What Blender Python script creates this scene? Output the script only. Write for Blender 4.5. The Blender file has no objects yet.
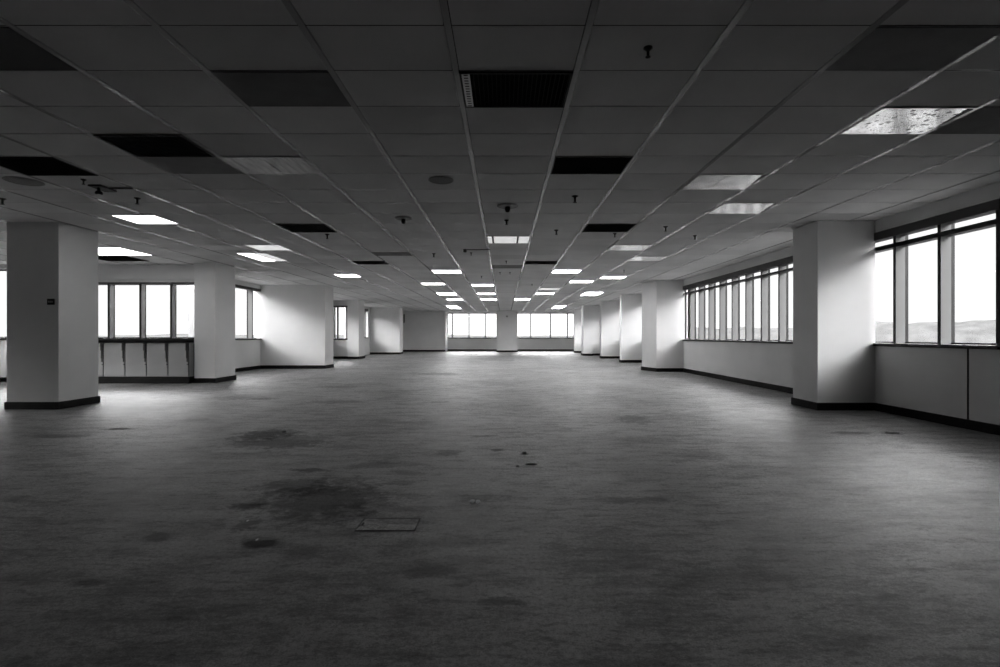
import bpy, bmesh, math, random
from mathutils import Vector, Matrix
random.seed(7)
SC = bpy.context.scene
COL = SC.collection

# ------------------------------------------------------------------ measures
EYE, CEIL = 1.10, 2.805
F, CX, CY = 520.0, 504.0, 335.8
HC = CEIL - EYE
def fl(px, py):                       # a point of the floor
    y = F * EYE / (py - CY)
    return ((px - CX) * y / F, y)
def ce(px, py):                       # a point of the ceiling
    y = F * HC / (CY - py)
    return ((px - CX) * y / F, y)

# ------------------------------------------------------------------ materials
def nt(name):
    m = bpy.data.materials.new(name)
    m.use_nodes = True
    t = m.node_tree
    for n in list(t.nodes):
        t.nodes.remove(n)
    out = t.nodes.new('ShaderNodeOutputMaterial')
    return m, t, out
def N(t, kind, **kw):
    n = t.nodes.new(kind)
    for k, v in kw.items():
        if k.startswith('i_'):
            key = k[2:]
            n.inputs[int(key) if key.isdigit() else key.replace('_', ' ')].default_value = v
        else:
            setattr(n, k, v)
    return n
def g(v, a=1.0):
    return (v, v, v, a)
def paint(name, v, rough=0.6, metal=0.0, spec=0.4, var=0.0, scale=3.0, bump=0.0, bscale=80.0):
    m, t, out = nt(name)
    p = N(t, 'ShaderNodeBsdfPrincipled', i_Roughness=rough, i_Metallic=metal)
    p.inputs['Specular IOR Level'].default_value = spec
    p.inputs['Base Color'].default_value = g(v)
    co = N(t, 'ShaderNodeTexCoord')
    if var:
        no = N(t, 'ShaderNodeTexNoise', i_Scale=scale, i_Detail=5.0)
        t.links.new(co.outputs['Object'], no.inputs['Vector'])
        r = N(t, 'ShaderNodeMapRange')
        r.inputs[1].default_value, r.inputs[2].default_value = 0.3, 0.7
        r.inputs[3].default_value, r.inputs[4].default_value = v * (1 - var), v * (1 + var)
        t.links.new(no.outputs[0], r.inputs[0])
        t.links.new(r.outputs[0], p.inputs['Base Color'])
    if bump:
        no = N(t, 'ShaderNodeTexNoise', i_Scale=bscale, i_Detail=3.0)
        t.links.new(co.outputs['Object'], no.inputs['Vector'])
        b = N(t, 'ShaderNodeBump', i_Strength=bump, i_Distance=0.01)
        t.links.new(no.outputs[0], b.inputs['Height'])
        t.links.new(b.outputs[0], p.inputs['Normal'])
    t.links.new(p.outputs[0], out.inputs[0])
    return m

M = {}
M['wall'] = paint('wall_paint', 0.62, 0.7, var=0.04, scale=1.5)
M['wall_dark'] = paint('bounce_damping_wall', 0.06, 0.7)
M['column'] = paint('column_paint', 0.64, 0.65, var=0.04, scale=1.5)
M['skirting'] = paint('skirting_vinyl', 0.006, 0.6, spec=0.1, var=0.2)
M['dark_frame'] = paint('window_frame_paint', 0.02, 0.5, spec=0.2)
M['fin'] = paint('mullion_paint', 0.16, 0.6, spec=0.1)
M['sill'] = paint('sill_paint', 0.6, 0.35)
M['blind_box'] = paint('blind_box_paint', 0.045, 0.6)
M['bar'] = paint('ceiling_bar_enamel', 0.42, 0.07, 0.0, 0.5)
M['bar_flat'] = paint('ceiling_cross_bar', 0.08, 0.1, 0.0, 0.6)
M['void'] = paint('ceiling_void', 0.01, 0.9, spec=0.0)
M['black'] = paint('black_metal', 0.008, 0.5, spec=0.2)
M['blade'] = paint('louvre_blade', 0.008, 0.6, 0.0, 0.1)
M['tile_dark'] = paint('dark_tile', 0.15, 0.85, var=0.1, scale=6)
M['tile_grey'] = paint('grey_tile', 0.22, 0.85, var=0.1, scale=6)
M['tile_soot'] = paint('soot_tile', 0.07, 0.85, var=0.1, scale=6)
M['speaker'] = paint('speaker_mesh', 0.16, 0.6, bump=0.4, bscale=400)
M['detector'] = paint('detector_plastic', 0.2, 0.5)
M['metal'] = paint('brushed_metal', 0.5, 0.3, 0.9)
M['cabinet'] = paint('cabinet_laminate', 0.27, 0.45, var=0.05)
M['worktop'] = paint('worktop_laminate', 0.012, 0.9, spec=0.0)
M['handle'] = paint('handle_black', 0.012, 0.4)
M['white_dot'] = paint('pale_print', 0.6, 0.5)
M['paper'] = paint('scrap_paper', 0.75, 0.8)
M['scrap'] = paint('dark_scrap', 0.03, 0.8)
M['ground'] = paint('distant_ground', 0.14, 0.95, var=0.35, scale=0.01, spec=0.0)
M['hill'] = paint('distant_hill', 0.10, 0.95, var=0.25, scale=0.03, spec=0.0)
M['facade'] = paint('outer_wall', 0.4, 0.8)
M['ballast'] = paint('perforated_strip', 0.7, 0.4)

def ceiling_tile_mat():
    m, t, out = nt('ceiling_tile')
    p = N(t, 'ShaderNodeBsdfPrincipled', i_Roughness=0.85)
    p.inputs['Specular IOR Level'].default_value = 0.25
    at = N(t, 'ShaderNodeAttribute', attribute_name='tone')
    co = N(t, 'ShaderNodeTexCoord')
    no = N(t, 'ShaderNodeTexNoise', i_Scale=2.0, i_Detail=4.0)
    t.links.new(co.outputs['Object'], no.inputs['Vector'])
    r = N(t, 'ShaderNodeMapRange')
    r.inputs[1].default_value, r.inputs[2].default_value = 0.3, 0.7
    r.inputs[3].default_value, r.inputs[4].default_value = 0.94, 1.04
    t.links.new(no.outputs[0], r.inputs[0])
    mu = N(t, 'ShaderNodeMath', operation='MULTIPLY')
    t.links.new(at.outputs['Fac'], mu.inputs[0]); t.links.new(r.outputs[0], mu.inputs[1])
    cc = N(t, 'ShaderNodeCombineColor')
    for i in range(3): t.links.new(mu.outputs[0], cc.inputs[i])
    t.links.new(cc.outputs[0], p.inputs['Base Color'])
    f = N(t, 'ShaderNodeTexNoise', i_Scale=220.0, i_Detail=2.0)
    t.links.new(co.outputs['Object'], f.inputs['Vector'])
    b = N(t, 'ShaderNodeBump', i_Strength=0.15, i_Distance=0.004)
    t.links.new(f.outputs[0], b.inputs['Height']); t.links.new(b.outputs[0], p.inputs['Normal'])
    t.links.new(p.outputs[0], out.inputs[0])
    return m
M['tile'] = ceiling_tile_mat()

def glass_mat():
    m, t, out = nt('window_glass')
    tr = N(t, 'ShaderNodeBsdfTransparent'); tr.inputs[0].default_value = g(0.94)
    gl = N(t, 'ShaderNodeBsdfGlossy', i_Roughness=0.02); gl.inputs[0].default_value = g(0.9)
    mx = N(t, 'ShaderNodeMixShader')
    mx.inputs[0].default_value = 0.015; t.links.new(tr.outputs[0], mx.inputs[1]); t.links.new(gl.outputs[0], mx.inputs[2])
    t.links.new(mx.outputs[0], out.inputs[0])
    return m
M['glass'] = glass_mat()

def lamp_mat(name, strength):
    m, t, out = nt(name)
    p = N(t, 'ShaderNodeBsdfPrincipled', i_Roughness=0.3)
    p.inputs['Base Color'].default_value = g(0.8)
    p.inputs['Emission Color'].default_value = g(1)
    p.inputs['Emission Strength'].default_value = strength
    t.links.new(p.outputs[0], out.inputs[0])
    return m
M['lit'] = lamp_mat('lit_diffuser', 11.0)
M['lit_low'] = lamp_mat('weakly_lit_diffuser', 5.0)
M['dimlit'] = lamp_mat('dim_diffuser', 0.32)

def reflector_mat(name, base, rough, kind):
    """polished aluminium troffer lining that mirrors the windows; spotted, streaked or plain"""
    m, t, out = nt(name)
    p = N(t, 'ShaderNodeBsdfPrincipled', i_Roughness=rough, i_Metallic=1.0)
    co = N(t, 'ShaderNodeTexCoord')
    no = N(t, 'ShaderNodeTexNoise', i_Scale=5.0 if kind != 'streak' else 3.0, i_Detail=6.0)
    mp = N(t, 'ShaderNodeMapping')
    if kind == 'streak': mp.inputs['Scale'].default_value = (6, 1, 1); mp.inputs['Rotation'].default_value = (0, 0, 0.5)
    t.links.new(co.outputs['Object'], mp.inputs[0]); t.links.new(mp.outputs[0], no.inputs['Vector'])
    r = N(t, 'ShaderNodeMapRange')
    r.inputs[1].default_value, r.inputs[2].default_value = 0.35, 0.65
    r.inputs[3].default_value, r.inputs[4].default_value = base * (0.62 if kind != 'streak' else 0.25), base
    t.links.new(no.outputs[0], r.inputs[0])
    last = r.outputs[0]
    if kind == 'spot':
        for sc_, th, dk in ((15.0, 0.30, 0.02), (36.0, 0.30, 0.25)):
            vo = N(t, 'ShaderNodeTexVoronoi', i_Scale=sc_)
            t.links.new(co.outputs['Object'], vo.inputs['Vector'])
            rr = N(t, 'ShaderNodeMapRange')
            rr.inputs[1].default_value, rr.inputs[2].default_value = th - 0.06, th
            rr.inputs[3].default_value, rr.inputs[4].default_value = dk, 1.0
            t.links.new(vo.outputs[0], rr.inputs[0])
            mu = N(t, 'ShaderNodeMath', operation='MULTIPLY')
            t.links.new(last, mu.inputs[0]); t.links.new(rr.outputs[0], mu.inputs[1]); last = mu.outputs[0]
    cc = N(t, 'ShaderNodeCombineColor')
    for i in range(3): t.links.new(last, cc.inputs[i])
    t.links.new(cc.outputs[0], p.inputs['Base Color'])
    b = N(t, 'ShaderNodeBump', i_Strength=0.05, i_Distance=0.004)
    t.links.new(no.outputs[0], b.inputs['Height']); t.links.new(b.outputs[0], p.inputs['Normal'])
    t.links.new(p.outputs[0], out.inputs[0])
    return m
M['mirror_spot'] = reflector_mat('spotted_reflector', 0.98, 0.15, 'spot')
M['mirror'] = reflector_mat('clouded_reflector', 0.98, 0.17, 'plain')
M['mirror_dim'] = reflector_mat('streaked_diffuser', 0.32, 0.3, 'streak')

STAINS = [  # px, py, half width px, half height px, darkness
    (265, 435, 34, 7, .75), (285, 441, 48, 8, .5), (312, 470, 22, 2.5, .7), (325, 500, 66, 24, .7), (300, 486, 46, 9, .6), (345, 512, 30, 10, .45), (270, 444, 60, 5, .5), (247, 506, 20, 4, .75),
    (247, 524, 16, 5, .6), (262, 543, 22, 6, .8), (290, 492, 30, 6, .55), (305, 552, 24, 9, .4), (450, 453, 14, 4, .6),
    (374, 465, 26, 4, .4), (497, 450, 8, 1.6, .7), (524, 454, 5, 1.4, .6), (478, 498, 34, 5, .5), (505, 499, 30, 3, .35),
    (622, 500, 24, 4, .5), (655, 499, 18, 3, .5), (430, 571, 40, 6, .5), (505, 602, 24, 5, .5), (400, 548, 22, 10, .35),
    (118, 429, 16, 1.6, .85), (60, 436, 40, 2, .5), (195, 420, 20, 2, .5), (158, 537, 16, 6, .5), (88, 583, 20, 4, .5),
    (632, 419, 20, 5, .5), (648, 440, 30, 4, .3), (700, 455, 40, 6, .3), (892, 433, 12, 1.8, .85), (850, 433, 26, 1.6, .6),
    (480, 436, 18, 1.2, .6), (400, 483, 16, 2.5, .4), (245, 398, 40, 2, .4), (330, 402, 30, 2.2, .45), (440, 374, 26, 1.5, .5),
    (262, 399, 14, 1.2, .6), (340, 387, 22, 1.2, .5), (440, 402, 12, 1.2, .4), (770, 470, 50, 8, .28), (720, 580, 60, 16, .3), (200, 500, 70, 8, .28),
    (235, 455, 60, 4, .35), (180, 530, 60, 14, .25), (600, 560, 70, 20, .22)]
def carpet_mat():
    m, t, out = nt('worn_carpet')
    L = t.links.new
    p = N(t, 'ShaderNodeBsdfPrincipled', i_Roughness=0.45)
    co = N(t, 'ShaderNodeTexCoord')
    def noise(scale, detail, lo, hi, a, b, stretch=None, rough=0.6):
        no = N(t, 'ShaderNodeTexNoise', i_Scale=scale, i_Detail=detail, i_Roughness=rough)
        if stretch:
            mp = N(t, 'ShaderNodeMapping'); mp.inputs['Scale'].default_value = stretch
            L(co.outputs['Object'], mp.inputs[0]); L(mp.outputs[0], no.inputs['Vector'])
        else:
            L(co.outputs['Object'], no.inputs['Vector'])
        r = N(t, 'ShaderNodeMapRange')
        for i, v in enumerate((lo, hi, a, b)): r.inputs[i + 1].default_value = v
        L(no.outputs[0], r.inputs[0])
        return r.outputs[0]
    def mul(a, b):
        q = N(t, 'ShaderNodeMath', operation='MULTIPLY'); L(a, q.inputs[0]); L(b, q.inputs[1]); return q.outputs[0]
    v = noise(0.7, 7, 0.3, 0.7, CARPET * 0.6, CARPET * 1.4)
    v = mul(v, noise(3.5, 6, 0.3, 0.62, 0.78, 1.08))
    v = mul(v, noise(2.2, 9, 0.40, 0.54, 0.5, 1.0, (1.0, 3.2, 1.0), 0.75))
    v = mul(v, noise(9.0, 8, 0.38, 0.50, 0.5, 1.0, (1.0, 2.6, 1.0), 0.75))
    v = mul(v, noise(45, 3, 0.3, 0.7, 0.62, 1.38))
    v = mul(v, noise(160, 2, 0.3, 0.7, 0.55, 1.45))
    sm = N(t, 'ShaderNodeMath', operation='MULTIPLY'); L(v, sm.inputs[0]); sm.inputs[1].default_value = 0.8 / (CARPET * .85); st = sm.outputs[0]
    dn = N(t, 'ShaderNodeTexNoise', i_Scale=9.0, i_Detail=8.0, i_Roughness=0.75)
    L(co.outputs['Object'], dn.inputs['Vector'])
    dd = N(t, 'ShaderNodeMath', operation='SUBTRACT'); L(dn.outputs[0], dd.inputs[0]); dd.inputs[1].default_value = 0.5
    dm = N(t, 'ShaderNodeMath', operation='MULTIPLY'); L(dd.outputs[0], dm.inputs[0]); dm.inputs[1].default_value = 3.0
    for (px, py, hw, hh, dk) in STAINS:
        x, y = fl(px, py); y0 = fl(px, py + hh)[1]; y1 = fl(px, py - hh)[1]
        rx, ry = hw * y / F, (y1 - y0) / 2
        mp = N(t, 'ShaderNodeMapping')
        mp.inputs['Location'].default_value = (-x / rx, -y / ry, 0)
        mp.inputs['Scale'].default_value = (1 / rx, 1 / ry, 0)
        L(co.outputs['Object'], mp.inputs[0])
        ln = N(t, 'ShaderNodeVectorMath', operation='LENGTH'); L(mp.outputs[0], ln.inputs[0])
        ad = N(t, 'ShaderNodeMath', operation='ADD'); L(ln.outputs['Value'], ad.inputs[0]); L(dm.outputs[0], ad.inputs[1])
        r = N(t, 'ShaderNodeMapRange', interpolation_type='SMOOTHSTEP')
        for i, q in enumerate((0.45, 1.2, max(0.05, 1 - dk * 1.25), 1.0)): r.inputs[i + 1].default_value = q
        L(ad.outputs[0], r.inputs[0])
        v = mul(v, r.outputs[0]); st = mul(st, r.outputs[0])
    L(st, p.inputs['Specular IOR Level'])
    cc = N(t, 'ShaderNodeCombineColor')
    for i in range(3): L(v, cc.inputs[i])
    L(cc.outputs[0], p.inputs['Base Color'])
    f = N(t, 'ShaderNodeTexNoise', i_Scale=180.0, i_Detail=3.0)
    L(co.outputs['Object'], f.inputs['Vector'])
    b = N(t, 'ShaderNodeBump', i_Strength=0.5, i_Distance=0.01)
    L(f.outputs[0], b.inputs['Height']); L(b.outputs[0], p.inputs['Normal'])
    L(p.outputs[0], out.inputs[0])
    return m
CARPET = 0.175
M['carpet'] = carpet_mat()

# ------------------------------------------------------------------ mesh helpers
class MB:
    def __init__(self):
        self.bm = bmesh.new()
    def box(self, a, b, rot=None, at=None):
        x0, y0, z0 = [min(p, q) for p, q in zip(a, b)]
        x1, y1, z1 = [max(p, q) for p, q in zip(a, b)]
        vs = [Vector(v) for v in ((x0,y0,z0),(x1,y0,z0),(x1,y1,z0),(x0,y1,z0),(x0,y0,z1),(x1,y0,z1),(x1,y1,z1),(x0,y1,z1))]
        if rot is not None: vs = [rot @ v for v in vs]
        if at is not None: vs = [v + Vector(at) for v in vs]
        v = [self.bm.verts.new(q) for q in vs]
        for f in ((3,2,1,0),(4,5,6,7),(0,1,5,4),(1,2,6,5),(2,3,7,6),(3,0,4,7)):
            self.bm.faces.new([v[i] for i in f])
        return self
    def prism(self, pts, z0, z1):
        a = [self.bm.verts.new((x, y, z0)) for x, y in pts]
        b = [self.bm.verts.new((x, y, z1)) for x, y in pts]
        n = len(pts)
        self.bm.faces.new(a[::-1]); self.bm.faces.new(b)
        for i in range(n):
            self.bm.faces.new((a[i], a[(i + 1) % n], b[(i + 1) % n], b[i]))
        return self
    def lathe(self, prof, seg=24, at=(0, 0, 0), axis='Z'):
        rings = []
        for r, z in prof:
            ring = []
            for i in range(seg):
                an = 2 * math.pi * i / seg
                p = Vector((r * math.cos(an), r * math.sin(an), z))
                if axis == 'Y': p = Vector((p.x, p.z, p.y))
                ring.append(self.bm.verts.new(p + Vector(at)))
            rings.append(ring)
        for a, b in zip(rings, rings[1:]):
            for i in range(seg):
                self.bm.faces.new((a[i], a[(i + 1) % seg], b[(i + 1) % seg], b[i]))
        self.bm.faces.new(rings[0][::-1]); self.bm.faces.new(rings[-1])
        return self
    def build(self, name, mat, parent=None, bevel=0.0, smooth=False):
        bmesh.ops.recalc_face_normals(self.bm, faces=self.bm.faces)
        if bevel:
            bmesh.ops.bevel(self.bm, geom=[e for e in self.bm.edges], offset=bevel, segments=2, affect='EDGES', clamp_overlap=True)
        me = bpy.data.meshes.new(name)
        self.bm.to_mesh(me); self.bm.free()
        if smooth:
            for p in me.polygons: p.use_smooth = True
        me.materials.append(mat)
        o = bpy.data.objects.new(name, me)
        COL.objects.link(o)
        if parent: o.parent = parent
        return o
def tag(o, label=None, cat=None, group=None, kind=None):
    if label: o['label'] = label
    if cat: o['category'] = cat
    if group: o['group'] = group
    if kind: o['kind'] = kind
    return o
def empty(name, loc=(0, 0, 0)):
    o = bpy.data.objects.new(name, None); COL.objects.link(o)
    o.location = loc; o.empty_display_size = 0.2
    return o
def struct(o):
    o['kind'] = 'structure'; return o

# ------------------------------------------------------------------ plan
BACK = -3.0
XL, XR, XR2 = -13.0, 5.48, 5.80
YF1 = 12.40          # frontal window wall on the left
YJ1, XB1 = 14.0, -8.15
YW3, XW3 = 17.4, -5.99
XB2 = -8.2
YF2 = 24.9
YJ2, XB3 = 27.0, -8.0
YW4, XW4 = 31.0, -6.22
XL5 = -7.07
YS5, YEND = 36.4, 37.8
ROOMS = [(XL, BACK, XR, YF1), (-7.25, YF1, XR, YJ1), (XB1, YJ1, XR, 16.75), (XB1, 16.75, XR2, YW3 + .85), (XB2, YW3 + .85, XR2, YF2),
         (-7.44, YF2, XR2, YJ2), (XB3, YJ2, XR2, YW4 + .9), (XL5, YW4 + .9, XR2, YS5 + .05), (-4.1, YS5 + .05, XR2, YEND)]

# floor
fb = MB()
for x0, y0, x1, y1 in ROOMS:
    fb.box((x0 - .06, y0, -0.2), (x1 + .06, y1, 0.0))
struct(fb.build('floor', M['carpet']))

# ceiling: tiles and grid
EDGE_C = [-.1817, -.652, -1.122, -1.59, -2.05, -2.51, -2.97]
while EDGE_C[-1] * HC > XL - 1: EDGE_C.append(EDGE_C[-1] - .46)
right = [.274, .7325, 1.195, 1.645, 2.08, 2.54, 3.0, 3.455, 3.91]
ZERO = len(EDGE_C) - 1
EDGES = [e * HC for e in EDGE_C[::-1] + right]
def ex(i): return EDGES[ZERO + i]
row_px = [25.6, 70.6, 106.4, 133.8, 156, 173.7, 189.3, 202.5, 213.4, 223.6, 231.7]
rows = [F * HC / (CY - y) for y in row_px]
ROW0 = 0
while rows[-1] < YEND + 1: rows.append(rows[-1] + .612)
pre = [rows[0]]
while pre[-1] > BACK - 1: pre.append(pre[-1] - .485)
rows = pre[:0:-1] + rows
ROW0 = len(pre) - 1
def ry(i): return rows[ROW0 + i]

tb, tones = MB(), []
bars, cross = MB(), MB()
for i in range(len(EDGES) - 1):
    for j in range(len(rows) - 1):
        tone = random.gauss(0.67, 0.018)
        if random.random() < .06: tone *= random.uniform(.84, .94)
        for x0, y0, x1, y1 in ROOMS:
            a0, a1 = max(EDGES[i] + .024, x0 - .02), min(EDGES[i + 1] - .024, x1 + .02)
            b0, b1 = max(rows[j] + .006, y0), min(rows[j + 1] - .006, y1)
            if a1 - a0 > .01 and b1 - b0 > .005:
                tb.box((a0, b0, CEIL), (a1, b1, CEIL + .02)); tones.append(tone)
for x0, y0, x1, y1 in ROOMS:
    for e in EDGES:
        if x0 < e < x1: bars.box((e - .019, y0, CEIL - .003), (e + .019, y1, CEIL + .015))
    for r in rows:
        if y0 < r < y1: cross.box((x0, r - .010, CEIL + .002), (x1, r + .010, CEIL + .016))
ceiling = struct(tb.build('ceiling', M['tile']))
att = ceiling.data.attributes.new('tone', 'FLOAT', 'FACE')
att.data.foreach_set('value', [t for t in tones for _ in range(6)])
bars.build('main_bars', M['bar'], ceiling)
cross.build('cross_bars', M['bar_flat'], ceiling)
vb = MB()
for x0, y0, x1, y1 in ROOMS: vb.box((x0 - .1, y0, CEIL + .12), (x1 + .1, y1, CEIL + .3))
vb.build('slab_above', M['void'], ceiling)

# ------------------------------------------------------------------ walls
TOP = CEIL + .12
TH = .22
def wall_x(name, x, y0, y1, out, openings=(), mat='wall'):
    """wall whose inner face lies at x; out = +1 or -1, the side it thickens to; openings (ya, yb, sill, head)"""
    b = MB(); xo = x + out * TH
    y = y0
    for ya, yb, s, h in sorted(openings):
        if ya > y: b.box((x, y, -.2), (xo, ya, TOP))
        b.box((x, ya, -.2), (xo, yb, s)); b.box((x, ya, h), (xo, yb, TOP))
        y = yb
    if y1 > y: b.box((x, y, -.2), (xo, y1, TOP))
    return struct(b.build(name, M[mat]))
def wall_y(name, y, x0, x1, openings=(), mat='wall', out=1):
    b = MB(); yo = y + out * TH
    x = x0
    for xa, xb, s, h in sorted(openings):
        if xa > x: b.box((x, y, -.2), (xa, yo, TOP))
        b.box((xa, y, -.2), (xb, yo, s)); b.box((xa, y, h), (xb, yo, TOP))
        x = xb
    if x1 > x: b.box((x, y, -.2), (x1, yo, TOP))
    return struct(b.build(name, M[mat]))
SK_H, SK_T = .112, .02
def skirt_x(name, x, y0, y1, inn): return struct(MB().box((x, y0, 0), (x + inn * SK_T, y1, SK_H)).build(name, M['skirting']))
def skirt_y(name, y, x0, x1): return struct(MB().box((x0, y - SK_T, 0), (x1, y, SK_H)).build(name, M['skirting']))

PORTALS = []
WIN = [0]
def window(axis, pos, out, a0, a1, sill, head, mull, header=None, transom=None, fin=.155, fin_w=.045, sill_mat='sill', edge_mat='dark_frame', mull_mat='fin'):
    """axis 'x': window in a wall at x=pos running along y; 'y': in a wall at y=pos running along x"""
    WIN[0] += 1
    root = struct(empty('window_%d' % WIN[0]))
    def P(u, d, z):       # u along the wall, d outwards from the inner face
        return (pos + out * d, u, z) if axis == 'x' else (u, pos + out * d, z)
    def bx(u0, u1, d0, d1, z0, z1, name, mat):
        return MB().box(P(u0, d0, z0), P(u1, d1, z1)).build(name, M[mat], root)
    top = head
    # outer frame at the glass line
    fr = MB(); d0, d1 = fin - .02, fin + .03
    for (u0, u1, z0, z1) in ((a0, a1, sill, sill + .035), (a0, a1, head - .035, head), (a0, a0 + .03, sill + .035, head - .035), (a1 - .03, a1, sill + .035, head - .035)):
        fr.box(P(u0, d0, z0), P(u1, d1, z1))
    fr.build('frame', M['dark_frame'], root)
    bx(a0 + .002, a1 - .002, fin + .004, fin + .012, sill + .002, head - .002, 'glass_pane', 'glass')
    for u in mull:
        m = bx(u - fin_w / 2, u + fin_w / 2, 0.004, fin - .021, sill, head, 'mullion', mull_mat)
        MB().box(P(u - .016, d0, sill + .035), P(u + .016, d1, head - .035)).build('glazing_bar', M['dark_frame'], m)
        MB().box(P(u - fin_w / 2 - .002, 0.0, sill), P(u + fin_w / 2 + .002, 0.0035, head)).build('inner_edge_shade', M['dark_frame'], m)  # dark strip paints in the shade of the backlit inner face
    if transom:
        bx(a0, a1, .0036, fin - .022, transom[0], transom[1], 'transom', 'dark_frame')
    if header:
        bx(a0, a1, -.02, fin - .022, header[0], header[1], 'blind_box', 'blind_box')
    s = bx(a0, a1, -.03, fin - .022, sill - .004, sill + .012, 'sill', sill_mat)
    MB().box(P(a0, -.036, sill - .034), P(a1, -.0305, sill + .012)).build('sill_edge', M[edge_mat], s)
    MB().box(P(a0, -.03, sill - .034), P(a1, -.0005, sill - .0045)).build('sill_underside', M[edge_mat], s)
    PORTALS.append((axis, pos + out * (fin + .06), out, a0, a1, sill, head))
    return root

# right wall, nearest window
w1 = (5.74, 8.25, .98, 2.615)
yb2 = (8.27, 16.15, .98, 2.615)
wall_x('wall_right', XR, BACK, 16.75, 1, [w1, yb2])
window('x', XR, 1, *w1, [5.77, 6.55, 7.30], header=(2.50, 2.615), transom=(2.345, 2.405))
window('x', XR, 1, *yb2, [10.37 + .71 * k for k in range(-2, 8)], header=(2.50, 2.615), transom=(2.36, 2.40))
rj = struct(MB().box((XR - .004, 6.128, SK_H), (XR + .01, 6.152, .945)).build('trim_1', M['black']))
# right wall beyond the second column
ops = [(17.6, 21.2, .98, 2.6), (21.7, 25.1, .98, 2.6), (25.6, 28.6, .98, 2.6), (29.5, 33.6, .98, 2.6)]  # unseen windows, added to light the fronts of the columns
wall_x('wall_right_far', XR2, 16.75, YEND + TH, 1, ops)
for o in ops:
    window('x', XR2, 1, *o, [o[0] + .7 * (k + 1) for k in range(int((o[1] - o[0] - .3) / .7))], header=(2.46, 2.6))
wall_y('wall_right_jog', 16.75, XR, XR2 + TH)
# end wall
XE = XR2
wl = (-4.1, -.52, .938, 2.74); wr = (.93, 5.10, .938, 2.74)
def pe(px): return (px - CX) * YEND / F
wall_y('wall_end', YEND, -4.3, XR2, [wl, wr])
window('y', YEND, 1, *wl, [pe(452.3), pe(469), pe(485.2)], fin=.10, fin_w=.075, mull_mat='dark_frame')
window('y', YEND, 1, *wr, [pe(530.8), pe(550.4), pe(567.4)], fin=.10, fin_w=.075, mull_mat='dark_frame')
struct(MB().box((XL5 - TH, YS5, -.2), (-4.1, YEND + TH, TOP)).build('wall_end_left', M['wall']))
# left side, stepping
wa = (-12.9, -11.15, 1.03, 2.70); wb = (-10.2, -7.32, 1.03, 2.36)
wall_y('wall_left_front', YF1, XL - TH, -7.25 , [wa, wb])
def pf(px): return (px - CX) * YF1 / F
window('y', YF1, 1, *wa, [-12.55, -11.82])
window('y', YF1, 1, *wb, [pf(77.5), pf(108.6), pf(140.2), pf(171.0)], header=(2.335, 2.375))
struct(MB().box((wb[0], YF1 - .05, 2.44), (wb[1] + .07, YF1, 2.60)).build('trim_2', M['wall'], bevel=.004))
wg = (4.8, 11.6, 1.03, 2.62)
wall_x('wall_left', XL, BACK, YF1, -1, [wg])
window('x', XL, -1, *wg, [5.5 + .7 * k for k in range(9)])  # unseen window, added to light the nearest left column and floor
wall_x('wall_left_return', -7.25, YF1 + TH, YJ1, -1)
struct(MB().box((XB1 - TH, YJ1 - TH, -.2), (-7.25 - TH, YJ1, TOP)).build('wall_left_jog', M['wall']))
wc = (14.25, 17.62, 1.0, 2.62)
wall_x('wall_left_bay', XB1, YJ1, YW3, -1, [wc])
window('x', XB1, -1, *wc, [16.86, 15.6, 14.9], header=(2.58, 2.66))
struct(MB().box((XB1 - TH, YW3, -.2), (XW3, YW3 + .85, TOP)).build('wall_left_block', M['wall']))
wd = (18.7, 24.1, 1.0, 2.55)
wall_x('wall_left_second', XB2, YW3 + .85, YF2, -1, [wd])
window('x', XB2, -1, *wd, [19.2 + .7 * (k + 1) for k in range(6)])  # hidden behind the wall block, added for its light on the floor
we = (-8.15, -7.46, .94, 2.50)
wall_y('wall_left_second_front', YF2, XB2 - TH, -7.44 , [we])
window('y', YF2, 1, *we, [-7.98], header=(2.48, 2.54))
wall_x('wall_left_second_return', -7.44, YF2 + TH, YJ2, -1)
struct(MB().box((XB3 - TH, YJ2 - TH, -.2), (-7.44 - TH, YJ2, TOP)).build('wall_left_second_jog', M['wall']))
wf = (27.3, 30.6, 1.0, 2.55)
wall_x('wall_left_second_bay', XB3, YJ2, YW4, -1, [wf])
window('x', XB3, -1, *wf, [28.0, 28.7, 29.4, 30.1], header=(2.53, 2.66))
struct(MB().box((XB3 - TH, YW4, -.2), (XW4, YW4 + .9, TOP)).build('wall_left_second_block', M['wall']))
wall_x('wall_left_end', XL5, YW4 + .9, YS5, -1)
wall_y('wall_back', BACK, XL - TH, XR + TH, mat='wall_dark', out=-1)  # unseen wall, given a dark colour to cut bounced light
# skirting
skirt_x('baseboard_right', XR, BACK, 16.75, -1)
skirt_x('baseboard_right_far', XR2, 16.75, YEND, -1)
skirt_y('baseboard_end', YEND, -4.1, XR2)
skirt_y('baseboard_end_left', YS5, XL5, -4.1)
skirt_y('baseboard_left_front', YF1, XL, -7.25)
skirt_x('baseboard_left_bay', XB1, YJ1, YW3, 1)
skirt_y('baseboard_left_block', YW3, XB1, XW3 + SK_T)
skirt_x('baseboard_left_block_side', XW3, YW3, YW3 + .85, 1)
skirt_y('baseboard_left_second', YF2, XB2, -7.44)
skirt_y('baseboard_left_second_block', YW4, XB3, XW4 + SK_T)
skirt_x('baseboard_left_second_side', XW4, YW4, YW4 + .9, 1)

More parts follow.
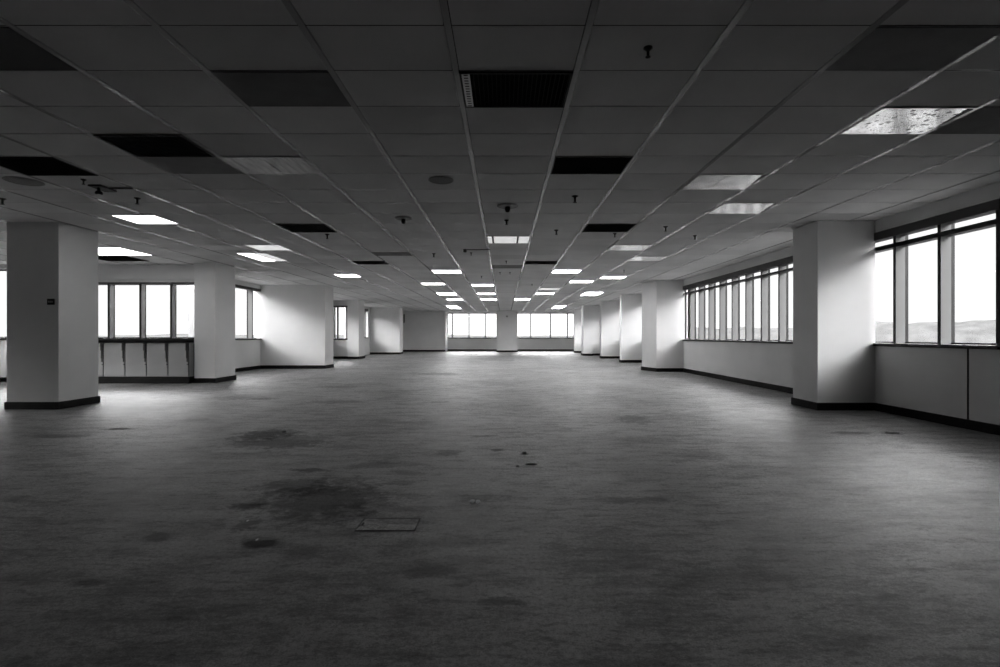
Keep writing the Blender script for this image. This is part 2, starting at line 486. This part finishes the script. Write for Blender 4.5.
# ------------------------------------------------------------------ columns
def offset_poly(pts, d):
    n = len(pts); out = []
    area = sum(pts[i][0] * pts[(i + 1) % n][1] - pts[(i + 1) % n][0] * pts[i][1] for i in range(n))
    s = 1 if area > 0 else -1
    for i in range(n):
        p, q, r = Vector(pts[i - 1]), Vector(pts[i]), Vector(pts[(i + 1) % n])
        e1, e2 = (q - p).normalized(), (r - q).normalized()
        n1, n2 = Vector((e1.y, -e1.x)) * s, Vector((e2.y, -e2.x)) * s
        k = (n1 + n2) / (1 + n1.dot(n2))
        out.append(tuple(q + k * d))
    return out
def column(pts, label, group, attached=False):
    cx = sum(p[0] for p in pts) / len(pts); cy = sum(p[1] for p in pts) / len(pts)
    root = tag(empty('column', (cx, cy, 0)), label, 'column', group, 'thing')
    lp = [(x - cx, y - cy) for x, y in pts]
    sh = MB().prism(lp, 0, CEIL - .004).build('shaft', M['column'], root)
    lim = max(p[0] for p in lp) if attached else 1e9
    sk = MB().prism([(min(x, lim), y) for x, y in offset_poly(lp, SK_T)], 0.0, SK_H).build('skirting', M['skirting'], root)
    return root
def rect(x0, y0, x1, y1): return [(x0, y0), (x1, y0), (x1, y1), (x0, y1)]
G1, G2 = 'free-standing square columns on the left', 'columns along the right window wall'
column(rect(-7.44, 7.78, -6.663, 8.54), 'wide pale square column nearest on the left, with a small black plate on its front', G1)
column(rect(-7.225, 12.13, -6.74, 13.04), 'pale square column at the right end of the low cabinets', G1)
column(rect(-7.415, 24.65, -6.89, 25.7), 'slim pale column on the left standing far back between two window strips', G1)
column(rect(4.63, 7.675, XR - .001, 8.33), 'large pale column nearest on the right, half in shadow beside the big window', G2, True)
column([(4.66, 15.88), (XR - .001, 15.88), (XR - .001, 16.745), (4.44, 16.75)], 'second column on the right, closing the long strip of narrow windows', G2, True)
column(rect(4.81, 21.3, XR2 - .001, 21.6), 'third pale column down the right side, behind the one ending the window strip', G2, True)
column(rect(4.71, 25.2, XR2 - .001, 25.5), 'fourth pale column down the right side with a slanting shadow on it', G2, True)
column([(4.38, 28.7), (4.88, 28.7), (4.88, 29.2), (XR2 - .001, 29.2), (XR2 - .001, 29.4), (4.38, 29.4)], 'fifth column down the right side, dark front with a brighter set-back strip beside it', G2, True)
column(rect(4.57, 33.7, XR2 - .001, 34.0), 'narrow dark column farthest down the right side next to the end windows', G2, True)
column(rect(-.49, 35.2, .91, 36.0), 'broad pale column standing between the two end windows', 'end wall column')

# ------------------------------------------------------------------ cabinets under the left window
YC = 11.98
cab_px = [82, 103.4, 125, 146.5, 168, 188.7]
cx_ = [(p - CX) * YC / F for p in cab_px]
cab_labels = ['low grey cabinet at the left end of the row, mostly hidden by the column',
              'second low grey cabinet from the left under the left window',
              'third low grey cabinet from the left, in the middle of the row under the window',
              'fourth low grey cabinet from the left, next to the last one',
              'low grey cabinet at the right end of the row against the square column']
for k in range(5):
    x0, x1 = cx_[k], cx_[k + 1]
    r = tag(empty('cabinet', ((x0 + x1) / 2, YC, 0)), cab_labels[k], 'cabinet', 'low cabinets under the left window')
    hw = (x1 - x0) / 2
    MB().box((-hw + .001, .02, .155), (hw - .001, .36, .939)).build('body', M['cabinet'], r)
    d = MB().box((-hw + .006, 0, .165), (hw - .012, .0195, .935)).build('door', M['cabinet'], r, bevel=.002)
    hb = MB()
    hb.box((hw - .062, -.022, .76), (hw - .012, -.0005, .934)); hb.box((hw - .050, -.018, .58), (hw - .016, -.0005, .7595)); hb.box((hw - .040, -.014, .50), (hw - .020, -.0005, .5795))
    hb.build('handle', M['handle'], d)
    MB().lathe([(.012, -.012), (.012, -.0005)], 12, (hw - .09 + .10 - .03, 0, .44), 'Y').build('lock', M['handle'], d)
    MB().box((-hw + .001, .012, .0), (hw - .001, .34, .155)).build('plinth', M['skirting'], r)
    MB().box((hw - .011, .004, .165), (hw - .002, .0195, .935)).build('shadow_gap', M['black'], r)
tag(MB().box((cx_[0] - .02, YC - .025, .94), (-7.264, YF1 - .037, 1.0)).build('worktop', M['worktop'], bevel=.003),
    'thin black worktop running along the low cabinets under the left window', 'worktop')

# switch plate on the nearest left column
sx = (51.3 - CX) * 7.78 / F; sz = EYE + (CY - 301.8) * 7.78 / F
r = tag(empty('wall_plate', (sx, 7.78, sz)), 'small black rectangular plate with pale marks on the nearest left column', 'wall plate')
MB().box((-.056, -.014, -.046), (.056, 0, .046)).build('plate', M['black'], r, bevel=.004)
for k in (-1, 0, 1):
    MB().box((k * .026 - .009, -.018, -.012), (k * .026 + .009, -.0141, .012)).build('button', M['detector'], r)

# ------------------------------------------------------------------ ceiling fixtures
ZB = CEIL - .012      # underside of a fixture
def place(c, ya, yb, x0=None, x1=None):
    """cell rectangle: column c (or x0..x1 in ceiling heights), far and near picture rows"""
    if x0 is None: X0, X1 = ex(c), ex(c + 1)
    else: X0, X1 = x0 * HC, x1 * HC
    return X0 + .02, X1 - .02, F * HC / (CY - ya) + .008, F * HC / (CY - yb) - .008
def fixture(name, cell, label, cat, group=None):
    X0, X1, Y0, Y1 = cell
    r = tag(empty(name, ((X0 + X1) / 2, (Y0 + Y1) / 2, CEIL)), label, cat, group)
    return r, (X1 - X0) / 2, (Y1 - Y0) / 2
def rim(b, hx, hy, w, z0, z1):
    b.box((-hx, -hy, z0), (hx, -hy + w, z1)); b.box((-hx, hy - w, z0), (hx, hy, z1))
    b.box((-hx, -hy + w, z0), (-hx + w, hy - w, z1)); b.box((hx - w, -hy + w, z0), (hx, hy - w, z1))
def louvre(cell, label, n=16, strip=False):
    r, hx, hy = fixture('ceiling_grille', cell, label, 'ceiling grille', 'black openings and grilles in the ceiling')
    MB().box((-hx, -hy, -.004), (hx, hy, 0)).build('backing', M['void'], r)
    b = MB(); rim(b, hx, hy, .012, -.014, -.0045); b.build('frame', M['black'], r)
    x0 = -hx + (.09 if strip else .02)
    for k in range(n):
        x = x0 + (hx - .02 - x0) * k / (n - 1)
        MB().box((x - .002, -hy + .013, -.013), (x + .002, hy - .013, -.005)).build('blade', M['blade'], r)
    if strip:
        hb = MB().box((-hx + .014, -hy + .013, -.012), (-hx + .066, hy - .013, -.0045))
        for k in range(13):
            y = -hy + .03 + (2 * hy - .06) * k / 12
            hb.box((-hx + .026, y - .008, -.0132), (-hx + .054, y + .005, -.0119))
        st = hb.build('perforated_strip', M['metal'], r)
        st.data.materials.append(M['black'])
        for p in st.data.polygons[6:]: p.material_index = 1
def black_panel(cell, label):
    r, hx, hy = fixture('ceiling_opening', cell, label, 'ceiling opening', 'black openings and grilles in the ceiling')
    MB().box((-hx, -hy, -.005), (hx, hy, 0)).build('opening', M['void'], r)  # black sheet stands in for the darkness above a missing tile
    b = MB(); rim(b, hx, hy, .01, -.009, -.0051); b.build('rim', M['black'], r)
def odd_tile(cell, label, mat):
    X0, X1, Y0, Y1 = cell
    o = MB().box((-(X1 - X0) / 2, -(Y1 - Y0) / 2, -.006), ((X1 - X0) / 2, (Y1 - Y0) / 2, 0)).build('ceiling_tile', M[mat], bevel=.002)
    o.location = ((X0 + X1) / 2, (Y0 + Y1) / 2, CEIL)
    tag(o, label, 'ceiling tile', 'odd dark tiles in the ceiling')
GL = 'light panels in the ceiling'
def light(cell, label, mat, split=None, tubes=False, wedge=None):
    r, hx, hy = fixture('ceiling_light', cell, label, 'ceiling light', GL)
    if mat == 'lit': hy *= .88; hx *= .97
    b = MB(); rim(b, hx, hy, .009, -.009, 0); b.build('frame', M['bar'], r)
    if split:
        s = -hx + .015 + (2 * hx - .03) * split[0]
        MB().box((-hx + .0095, -hy + .0095, -.008), (s - .004, hy - .0095, 0)).build('diffuser', M[mat], r)
        MB().box((s + .004, -hy + .0095, -.008), (hx - .0095, hy - .0095, 0)).build('diffuser', M[split[1]], r)
    else:
        MB().box((-hx + .0095, -hy + .0095, -.008), (hx - .0095, hy - .0095, 0)).build('diffuser', M[mat], r)
    if tubes:
        for f_ in (.13, .72):
            x = -hx + 2 * hx * f_
            MB().box((x - .016, -hy + .015, -.011), (x + .016, hy - .015, -.0081)).build('divider', M['black'], r)
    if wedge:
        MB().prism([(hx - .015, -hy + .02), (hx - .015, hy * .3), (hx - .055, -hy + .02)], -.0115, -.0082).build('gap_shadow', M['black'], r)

louvre(place(0, 70.6, 106.4), 'large dark louvred grille in the near ceiling with a pale perforated left edge', 22, True)
louvre(place(-4, 133.8, 156), 'dark louvred ceiling grille on the left, in front of the streaked glass panel')
louvre(place(-4, 223.6, 231.7), 'dark louvred ceiling grille left of centre, above the pale wall block')
black_panel(place(1, 156, 173.7), 'largest plain black ceiling opening, right of the centre strip')
black_panel(place(2, 223.6, 231.7), 'plain black ceiling opening right of centre, second in size of those on that side')
black_panel(place(-6, 156.5, 175.3), 'plain black ceiling opening at the left edge, above the nearest left column')
black_panel(place(-4, 260.8, 264.2), 'thin black ceiling opening left of centre, beyond the louvred grille')
black_panel(place(1, 260.8, 264.0), 'thin black ceiling opening just right of the centre strip, far down the room')
black_panel(place(0, 255.2, 261.0, -5.3, -4.72), 'black ceiling opening beside the lit panel that the nearest left column half hides')
odd_tile(place(-2, 70.6, 106.4), 'dark grey ceiling tile left of the large louvred grille', 'tile_dark')
odd_tile(place(-4, 25.6, 70.6), 'near-black ceiling tile cut by the left edge at the top', 'tile_soot')
odd_tile(place(-4, 156, 173.7), 'slightly darker ceiling tile between the left louvred grille and the streaked panel', 'tile_grey')
odd_tile(place(-3, 252, 255.6), 'dark ceiling tile left of centre near the thin black opening', 'tile_dark')
odd_tile(place(0, 265, 268.2), 'dark ceiling tile in the centre strip beyond the three-part light', 'tile_dark')
odd_tile(place(3, 25.6, 70.6), 'dark ceiling tile at upper right, nearer than the spotted light', 'tile_grey')
odd_tile(place(5, 106.4, 133.8), 'dark ceiling tile between the spotted light and the right window wall', 'tile_dark')

light(place(4, 106.4, 133.8), 'large bright spotted light panel at upper right', 'mirror_spot', wedge=True)
light(place(3, 173.7, 189.3), 'bright clouded light panel on the right with a seam across its middle', 'mirror', split=(.42, 'mirror'), wedge=True)
light(place(4, 202.5, 213.4), 'bright light panel above the nearest right column', 'mirror', split=(.4, 'mirror'), wedge=True)
light(place(-3, 156, 173.7), 'dull streaked light panel right of the left louvred grille', 'mirror_dim', split=(.5, 'mirror_dim'))
light(place(0, 235.8, 243), 'three-part light panel in the centre strip', 'dimlit', tubes=True)
light(place(0, 214.6, 223.4, -3.26, -2.88), 'brightest light panel on the left, between the nearest two left columns', 'lit_low')
light(place(0, 247.2, 255, -5.0, -4.33), 'lit panel at the left half hidden by the nearest left column', 'lit_low', split=(.72, 'lit_low'))
light(place(0, 252.8, 260.8, -3.24, -2.86), 'light panel above the second left column, bright half and dim half', 'lit_low', split=(.5, 'dimlit'))
light(place(0, 244.6, 250, -2.86, -2.46), 'dim light panel left of centre, nearer neighbour of the half-bright one', 'dimlit')
light(place(0, 273.9, 276.9, -2.78, -2.4), 'lit panel over the right corner of the pale wall block', 'lit')
light(place(0, 266.6, 269.2, -4.95, -4.45), 'thin lit panel touching the left side of the second left column', 'lit')
light(place(-2, 269.8, 273), 'widest lit panel left of the centre strip', 'lit')
light(place(-3, 282.8, 284.6), 'thin lit panel on the left, second down the outer left row', 'lit')
light(place(-3, 292.4, 294.9), 'lit panel third down the outer left row', 'lit')
light(place(-3, 298.8, 300.2), 'thin lit panel farthest down the outer left row', 'lit')
light(place(-1, 284, 286), 'lit panel nearest in the inner left row beside the centre strip', 'lit')
light(place(-1, 292.9, 294.4), 'thin lit panel second in the inner left row beside the centre strip', 'lit')
light(place(-1, 298.4, 300.3), 'lit panel farthest in the inner left row beside the centre strip', 'lit')
light(place(2, 269.6, 272.8), 'widest lit panel right of the centre strip', 'lit')
light(place(3, 280.1, 282.6), 'lit panel right of centre, diagonally beyond the widest lit one', 'lit')
light(place(0, 291.8, 295.6, 1.86, 2.3), 'far lit panel on the right, above the fourth and fifth columns', 'lit')
light(place(2, 287.9, 289.7), 'thin lit panel right of the centre strip, nearer of a close pair', 'dimlit')
light(place(2, 292.7, 294.4), 'thin lit panel right of the centre strip, farther of a close pair', 'lit')
light(place(1, 298.2, 300.2), 'small lit panel just right of the centre strip near the end column', 'lit')
light(place(4, 276, 278.6), 'lit panel above the second and third columns on the right', 'lit')
light(place(0, 305.5, 308.6, -1.95, -1.55), 'lit panel farthest left, above the solid end wall corner', 'lit')
light(place(0, 305.5, 308.6, 1.7, 2.1), 'lit panel farthest right, above the right end window', 'lit')
light(place(3, 244.7, 250.3), 'striped dim light panel right of centre behind the black opening', 'mirror', split=(.5, 'mirror'))
light(place(4, 256.2, 260.4), 'dim light panel on the right, beyond the striped one', 'mirror')

# loudspeakers, detectors, sprinklers, camera
def at_ceiling(o, px, py):
    x, y = ce(px, py); o.location = (x, y, CEIL); return y
def speaker(px, py, rpx, label):
    r = tag(empty('ceiling_speaker'), label, 'loudspeaker', 'round ceiling loudspeakers'); y = at_ceiling(r, px, py)
    R = rpx * y / F
    MB().lathe([(R, 0), (R, -.008), (R * .93, -.012), (R * .9, -.012), (R * .9, 0)], 32).build('rim', M['detector'], r, smooth=False)
    MB().lathe([(R * .895, 0), (R * .895, -.009), (R * .5, -.013), (.005, -.014)], 32).build('grille', M['speaker'], r)
speaker(441, 179.8, 12.5, 'round grey ceiling loudspeaker left of the centre strip')
speaker(24, 181, 16, 'faint round ceiling loudspeaker at the left edge beyond the black opening')
def detector(px, py, rpx, label):
    r = tag(empty('smoke_detector'), label, 'smoke detector', 'smoke detectors'); y = at_ceiling(r, px, py)
    R = rpx * y / F
    MB().lathe([(R, 0), (R, -.012), (R * .85, -.02)], 28).build('base', M['detector'], r)
    MB().lathe([(R * .24, -.0201), (R * .26, -.06), (R * .16, -.085), (R * .05, -.09)], 16).build('sensor_head', M['black'], r)
detector(507.5, 205.5, 10.5, 'smoke detector in the centre strip with a black sensor under a wide disc')
detector(403.5, 217.8, 8.5, 'smoke detector left of centre, black sensor under a thin disc')
def sprinkler(px, py, label, k=1.0):
    r = tag(empty('sprinkler_head'), label, 'sprinkler', 'sprinkler heads'); y = at_ceiling(r, px, py)
    MB().lathe([(.034 * k, 0), (.034 * k, -.006), (.016 * k, -.018)], 16).build('escutcheon', M['black'], r)
    b = MB(); b.lathe([(.011 * k, -.0181), (.011 * k, -.05 * k - .01)], 10); b.build('pipe', M['black'], r)
    MB().lathe([(.011 * k, -.0501 * k - .0101), (.02 * k, -.056 * k - .010), (.02 * k, -.06 * k - .010)], 12).build('deflector', M['black'], r)
for px, py, k, lab in (
    (648, 47.5, .8, 'black sprinkler nearest the viewer, at upper right of the large grille'),
    (575, 196, 1.2, 'black sprinkler below the largest plain black opening'),
    (556.3, 230, 1.1, 'black sprinkler left of the second black opening right of centre'),
    (665.6, 226.5, 1.1, 'black sprinkler right of the second black opening right of centre'),
    (694.8, 235.5, 1.0, 'black sprinkler to the right nearest the long window strip'),
    (614.8, 233.4, .9, 'tiny black sprinkler just beyond the second black opening right of centre'),
    (624, 270, .9, 'small black sprinkler between two lit panels far on the right'),
    (137.3, 198, 1.1, 'black sprinkler on the left beside the hanging camera'),
    (327.3, 234.2, 1.1, 'black sprinkler below the louvred grille left of centre'),
    (2.5, 198.5, 1.1, 'black sprinkler at the left edge of the ceiling'),
    (83.5, 179.3, .8, 'small black sprinkler between the left black opening and the camera'),
    (506.5, 220, 1.0, 'small black sprinkler in the centre strip just beyond the smoke detector'),
    (433.8, 253.5, 1.1, 'small black sprinkler above the widest lit panel on the left'),
    (471.2, 252.6, .8, 'small black sprinkler left of the centre strip under a dark conduit'),
    (506.3, 260.8, .8, 'small black sprinkler in the centre strip beyond the three-part light'),
    (481.6, 276, .9, 'small black sprinkler between the inner left lights and the centre strip'),
    (532, 284, .9, 'small black sprinkler far down the ceiling right of the centre strip'),
    (500, 272.2, .8, 'left one of two tiny sprinklers side by side in the centre strip'),
    (510, 272.2, .8, 'right one of two tiny sprinklers side by side in the centre strip')):
    sprinkler(px, py, lab, k)
# conduit left of the centre strip
r = tag(empty('conduit'), 'thin dark conduit run with a junction box on the ceiling left of the three-part light', 'conduit')
at_ceiling(r, 465, 249.3)
MB().lathe([(.035, 0), (.035, -.05), (.02, -.06)], 14).build('junction_box', M['black'], r)
MB().box((.04, -.008, -.016), (.50, .008, 0)).build('pipe', M['bar_flat'], r)
# hanging camera on the left
r = tag(empty('security_camera'), 'black ceiling camera with a bracket arm and round lens beyond the left black opening', 'camera')
y = at_ceiling(r, 104, 187.5)
MB().box((-.09, -.13, -.02), (.06, .13, 0)).build('mount', M['black'], r, bevel=.006)
MB().box((.061, -.012, -.016), (.33, .012, -.001)).build('arm', M['black'], r, bevel=.003)
MB().lathe([(.016, -.0205), (.016, -.05)], 12, (-.02, -.05, 0)).build('stem', M['black'], r)
lb = MB(); lb.lathe([(.012, -.012 - .08), (.034, -.022 - .07), (.040, -.085), (.034, -.062), (.016, -.0505)], 18, (-.02, -.05, 0))
hd = lb.build('lens_housing', M['black'], r, smooth=True)
MB().lathe([(.016, -.098), (.017, -.0925)], 16, (-.02, -.05, 0)).build('lens', M['metal'], hd)

# ------------------------------------------------------------------ on the floor
x0, y0 = fl(358.5, 531); x1, y1 = fl(417, 518.5)
r = tag(empty('floor_box', ((x0 + x1) / 2, (y0 + y1) / 2, 0)), 'rectangular floor box lid outlined in black in the carpet, front left of centre', 'floor box')
hx, hy = .17, (y1 - y0) / 2
b = MB(); rim(b, hx, hy, .005, 0, .003); b.build('rim', M['scrap'], r)
MB().box((-hx + .006, -hy + .006, 0), (hx - .006, hy - .006, .002)).build('lid', M['carpet'], r)
MB().box((-.004, -.02, .002), (.004, .02, .006)).build('hinge', M['scrap'], r).location = (-hx + .02, 0, 0)
def crumple(name, px, py, w, d, h, mat, label, cat, group):
    x, y = fl(px, py)
    bm = bmesh.new(); bmesh.ops.create_icosphere(bm, subdivisions=2, radius=1)
    rnd = random.Random(int(px * 7 + py))
    for v in bm.verts:
        q = v.co * rnd.uniform(.65, 1.15)
        v.co = Vector((q.x * w / 2, q.y * d / 2, max(q.z, -.75) * h / 2 + .37 * h))
    b = MB(); b.bm.free(); b.bm = bm
    o = b.build(name, M[mat]); o.location = (x, y, 0)
    return tag(o, label, cat, group)
GS = 'scraps of debris on the carpet'
crumple('paper_scrap', 472.5, 501.5, .034, .08, .006, 'paper', 'left one of two white crumbs on the carpet front centre', 'scrap', GS)
crumple('paper_scrap', 478, 502, .034, .08, .006, 'paper', 'right one of two white crumbs on the carpet front centre', 'scrap', GS)
crumple('dark_scrap', 524.5, 453.5, .045, .06, .02, 'scrap', 'dark crumb on the carpet right of centre above the short dark strip', 'scrap', GS)
crumple('dark_scrap', 531, 464.5, .11, .03, .012, 'scrap', 'short dark strip lying on the carpet right of centre', 'scrap', GS)
crumple('dark_scrap', 517.5, 466.5, .035, .07, .012, 'scrap', 'small dark piece left of the short dark strip on the carpet', 'scrap', GS)
crumple('paper_scrap', 257, 540, .014, .03, .005, 'paper', 'tiny pale crumb on the dark stain at front left', 'scrap', GS)
crumple('paper_scrap', 247.5, 521, .014, .03, .005, 'paper', 'tiny pale crumb above the dark stain at front left', 'scrap', GS)
crumple('dark_scrap', 284, 432.5, .06, .06, .025, 'scrap', 'dark crumpled piece in the large stain on the left', 'scrap', GS)
crumple('dark_scrap', 892, 433.5, .16, .10, .015, 'scrap', 'flat dark scrap on the carpet by the right window wall', 'scrap', GS)
crumple('dark_scrap', 118, 429, .26, .06, .010, 'scrap', 'flat dark strip on the carpet right of the nearest left column', 'scrap', GS)
for px, w, lab in ((465.5, .07, 'leftmost'), (471.5, .06, 'middle'), (476.5, .1, 'rightmost')):
    crumple('dark_scrap', px, 354.6, w, .3, .03, 'tile_dark', lab + ' of three tiny bits on the bright far carpet before the end window', 'scrap', GS)
# small sign by the end wall
r = tag(empty('wall_sign', ((404.2 - CX) * YS5 / F, YS5, EYE + (CY - 318.5) * YS5 / F)), 'small dark upright plate at the left edge of the solid end wall', 'sign')
MB().box((-.06, -.02, -.3), (.05, 0, .3)).build('plate', M['tile_dark'], r, bevel=.004)
r = tag(empty('wall_sensor', ((507 - CX) * 35.2 / F, 35.2, EYE + (CY - 316.4) * 35.2 / F)), 'tiny grey sensor high on the column between the end windows', 'sensor')
MB().lathe([(.07, 0), (.06, -.03), (.03, -.05)], 16, (0, 0, 0), 'Y').build('housing', M['detector'], r)

# ------------------------------------------------------------------ outdoors
def hills(name, dist, base, amp, seed, mat, a0, a1, n=900):
    rnd = random.Random(seed)
    ph = [rnd.uniform(0, 6.28) for _ in range(6)]
    bm = bmesh.new(); rows_ = []
    for d, hfac in ((0, 0), (.08, .5), (.16, .8), (.25, 1.0), (.6, .9), (1.0, 0)):
        row = []
        for i in range(n + 1):
            a = math.radians(a0 + (a1 - a0) * i / n)
            hh = amp * (1 + .10 * math.sin(a * 7 + ph[0]) + .08 * math.sin(a * 17 + ph[1]) + .05 * math.sin(a * 41 + ph[2]) + .025 * math.sin(a * 97 + ph[3]) + .015 * math.sin(a * 211 + ph[4]))
            rr = dist * (1 + d * .5)
            row.append(bm.verts.new((rr * math.sin(a), rr * math.cos(a), base + hh * hfac)))
        rows_.append(row)
    for a, b in zip(rows_, rows_[1:]):
        for i in range(n): bm.faces.new((a[i], a[i + 1], b[i + 1], b[i]))
    m = MB(); m.bm.free(); m.bm = bm
    return struct(m.build(name, M[mat], smooth=True))
GROUND = -28.0
b = MB(); b.lathe([(6000, GROUND - .5), (6000, GROUND)], 64)
struct(b.build('ground', M['ground']))
hills('hills_right', 1500, GROUND, 62, 3, 'hill', 20, 110)
hills('hills_left', 2600, GROUND, 34, 5, 'hill', -110, 20)

# ------------------------------------------------------------------ sky and portals
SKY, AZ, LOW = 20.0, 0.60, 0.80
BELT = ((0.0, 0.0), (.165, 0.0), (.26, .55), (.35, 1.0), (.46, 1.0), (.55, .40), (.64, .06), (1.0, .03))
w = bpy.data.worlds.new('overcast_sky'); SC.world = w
w.use_nodes = True
t = w.node_tree
for n in list(t.nodes): t.nodes.remove(n)
out = t.nodes.new('ShaderNodeOutputWorld')
bg = t.nodes.new('ShaderNodeBackground')
co = t.nodes.new('ShaderNodeTexCoord')
no = N(t, 'ShaderNodeTexNoise', i_Scale=2.2, i_Detail=5.0)
mp = N(t, 'ShaderNodeMapping'); mp.inputs['Scale'].default_value = (1, 1, 3)
t.links.new(co.outputs['Generated'], mp.inputs[0]); t.links.new(mp.outputs[0], no.inputs['Vector'])
r = N(t, 'ShaderNodeMapRange')
for i, v in enumerate((.3, .7, .9, 1.03)): r.inputs[i + 1].default_value = v
t.links.new(no.outputs[0], r.inputs[0])
cc = N(t, 'ShaderNodeCombineColor')
for i in range(3): t.links.new(r.outputs[0], cc.inputs[i])
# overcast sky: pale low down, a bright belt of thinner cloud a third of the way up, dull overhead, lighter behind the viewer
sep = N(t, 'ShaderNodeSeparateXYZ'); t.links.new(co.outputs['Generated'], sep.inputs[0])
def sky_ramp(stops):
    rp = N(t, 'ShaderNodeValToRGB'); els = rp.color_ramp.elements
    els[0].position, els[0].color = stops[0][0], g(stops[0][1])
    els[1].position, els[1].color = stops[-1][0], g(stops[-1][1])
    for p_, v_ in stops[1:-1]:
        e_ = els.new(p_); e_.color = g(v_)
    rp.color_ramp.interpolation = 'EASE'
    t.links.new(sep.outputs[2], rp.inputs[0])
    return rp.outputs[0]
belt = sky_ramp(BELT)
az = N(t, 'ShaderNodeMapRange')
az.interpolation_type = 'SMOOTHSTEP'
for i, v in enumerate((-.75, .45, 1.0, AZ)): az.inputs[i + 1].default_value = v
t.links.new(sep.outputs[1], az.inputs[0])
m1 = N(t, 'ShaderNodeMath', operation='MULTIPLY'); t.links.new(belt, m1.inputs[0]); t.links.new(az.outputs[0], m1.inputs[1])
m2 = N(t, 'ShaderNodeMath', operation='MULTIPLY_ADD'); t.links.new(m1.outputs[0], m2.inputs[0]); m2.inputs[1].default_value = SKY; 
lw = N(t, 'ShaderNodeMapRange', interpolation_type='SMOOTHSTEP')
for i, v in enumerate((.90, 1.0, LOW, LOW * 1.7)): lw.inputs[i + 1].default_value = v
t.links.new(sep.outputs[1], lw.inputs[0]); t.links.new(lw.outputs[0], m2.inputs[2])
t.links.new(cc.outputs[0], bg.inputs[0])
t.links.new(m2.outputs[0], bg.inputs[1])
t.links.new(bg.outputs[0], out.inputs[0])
for k, (axis, pos, o_, a0, a1, s, h) in enumerate(PORTALS):
    L = bpy.data.lights.new('window_portal', 'AREA'); L.shape = 'RECTANGLE'
    L.size, L.size_y = (a1 - a0), (h - s)
    ob = bpy.data.objects.new('window_portal', L); COL.objects.link(ob)
    if axis == 'x':
        ob.location = (pos, (a0 + a1) / 2, (s + h) / 2); d = Vector((-o_, 0, 0))
    else:
        ob.location = ((a0 + a1) / 2, pos, (s + h) / 2); d = Vector((0, -o_, 0))
    ob.rotation_euler = d.to_track_quat('-Z', 'Z').to_euler()
    L.cycles.is_portal = True

# ------------------------------------------------------------------ camera and view
cam = bpy.data.cameras.new('camera'); co_ = bpy.data.objects.new('camera', cam); COL.objects.link(co_)
co_.location = (0, 0, EYE); co_.rotation_euler = (math.pi / 2, 0, 0)
cam.sensor_fit = 'HORIZONTAL'; cam.sensor_width = 36; cam.lens = F / 1000 * 36
cam.shift_x = (500 - CX) / 1000; cam.shift_y = (CY - 333.5) / 1000
cam.clip_start = .05; cam.clip_end = 20000
SC.camera = co_
vs = SC.view_settings
vs.view_transform = 'Standard'; vs.look = 'None'; vs.gamma = 1; vs.use_curve_mapping = False
vs.exposure = 0.70
cy = SC.cycles
cy.use_denoising = True; cy.denoising_prefilter = 'FAST'
cy.max_bounces = 10; cy.diffuse_bounces = 6; cy.transparent_max_bounces = 16
cy.sample_clamp_indirect = 6.0
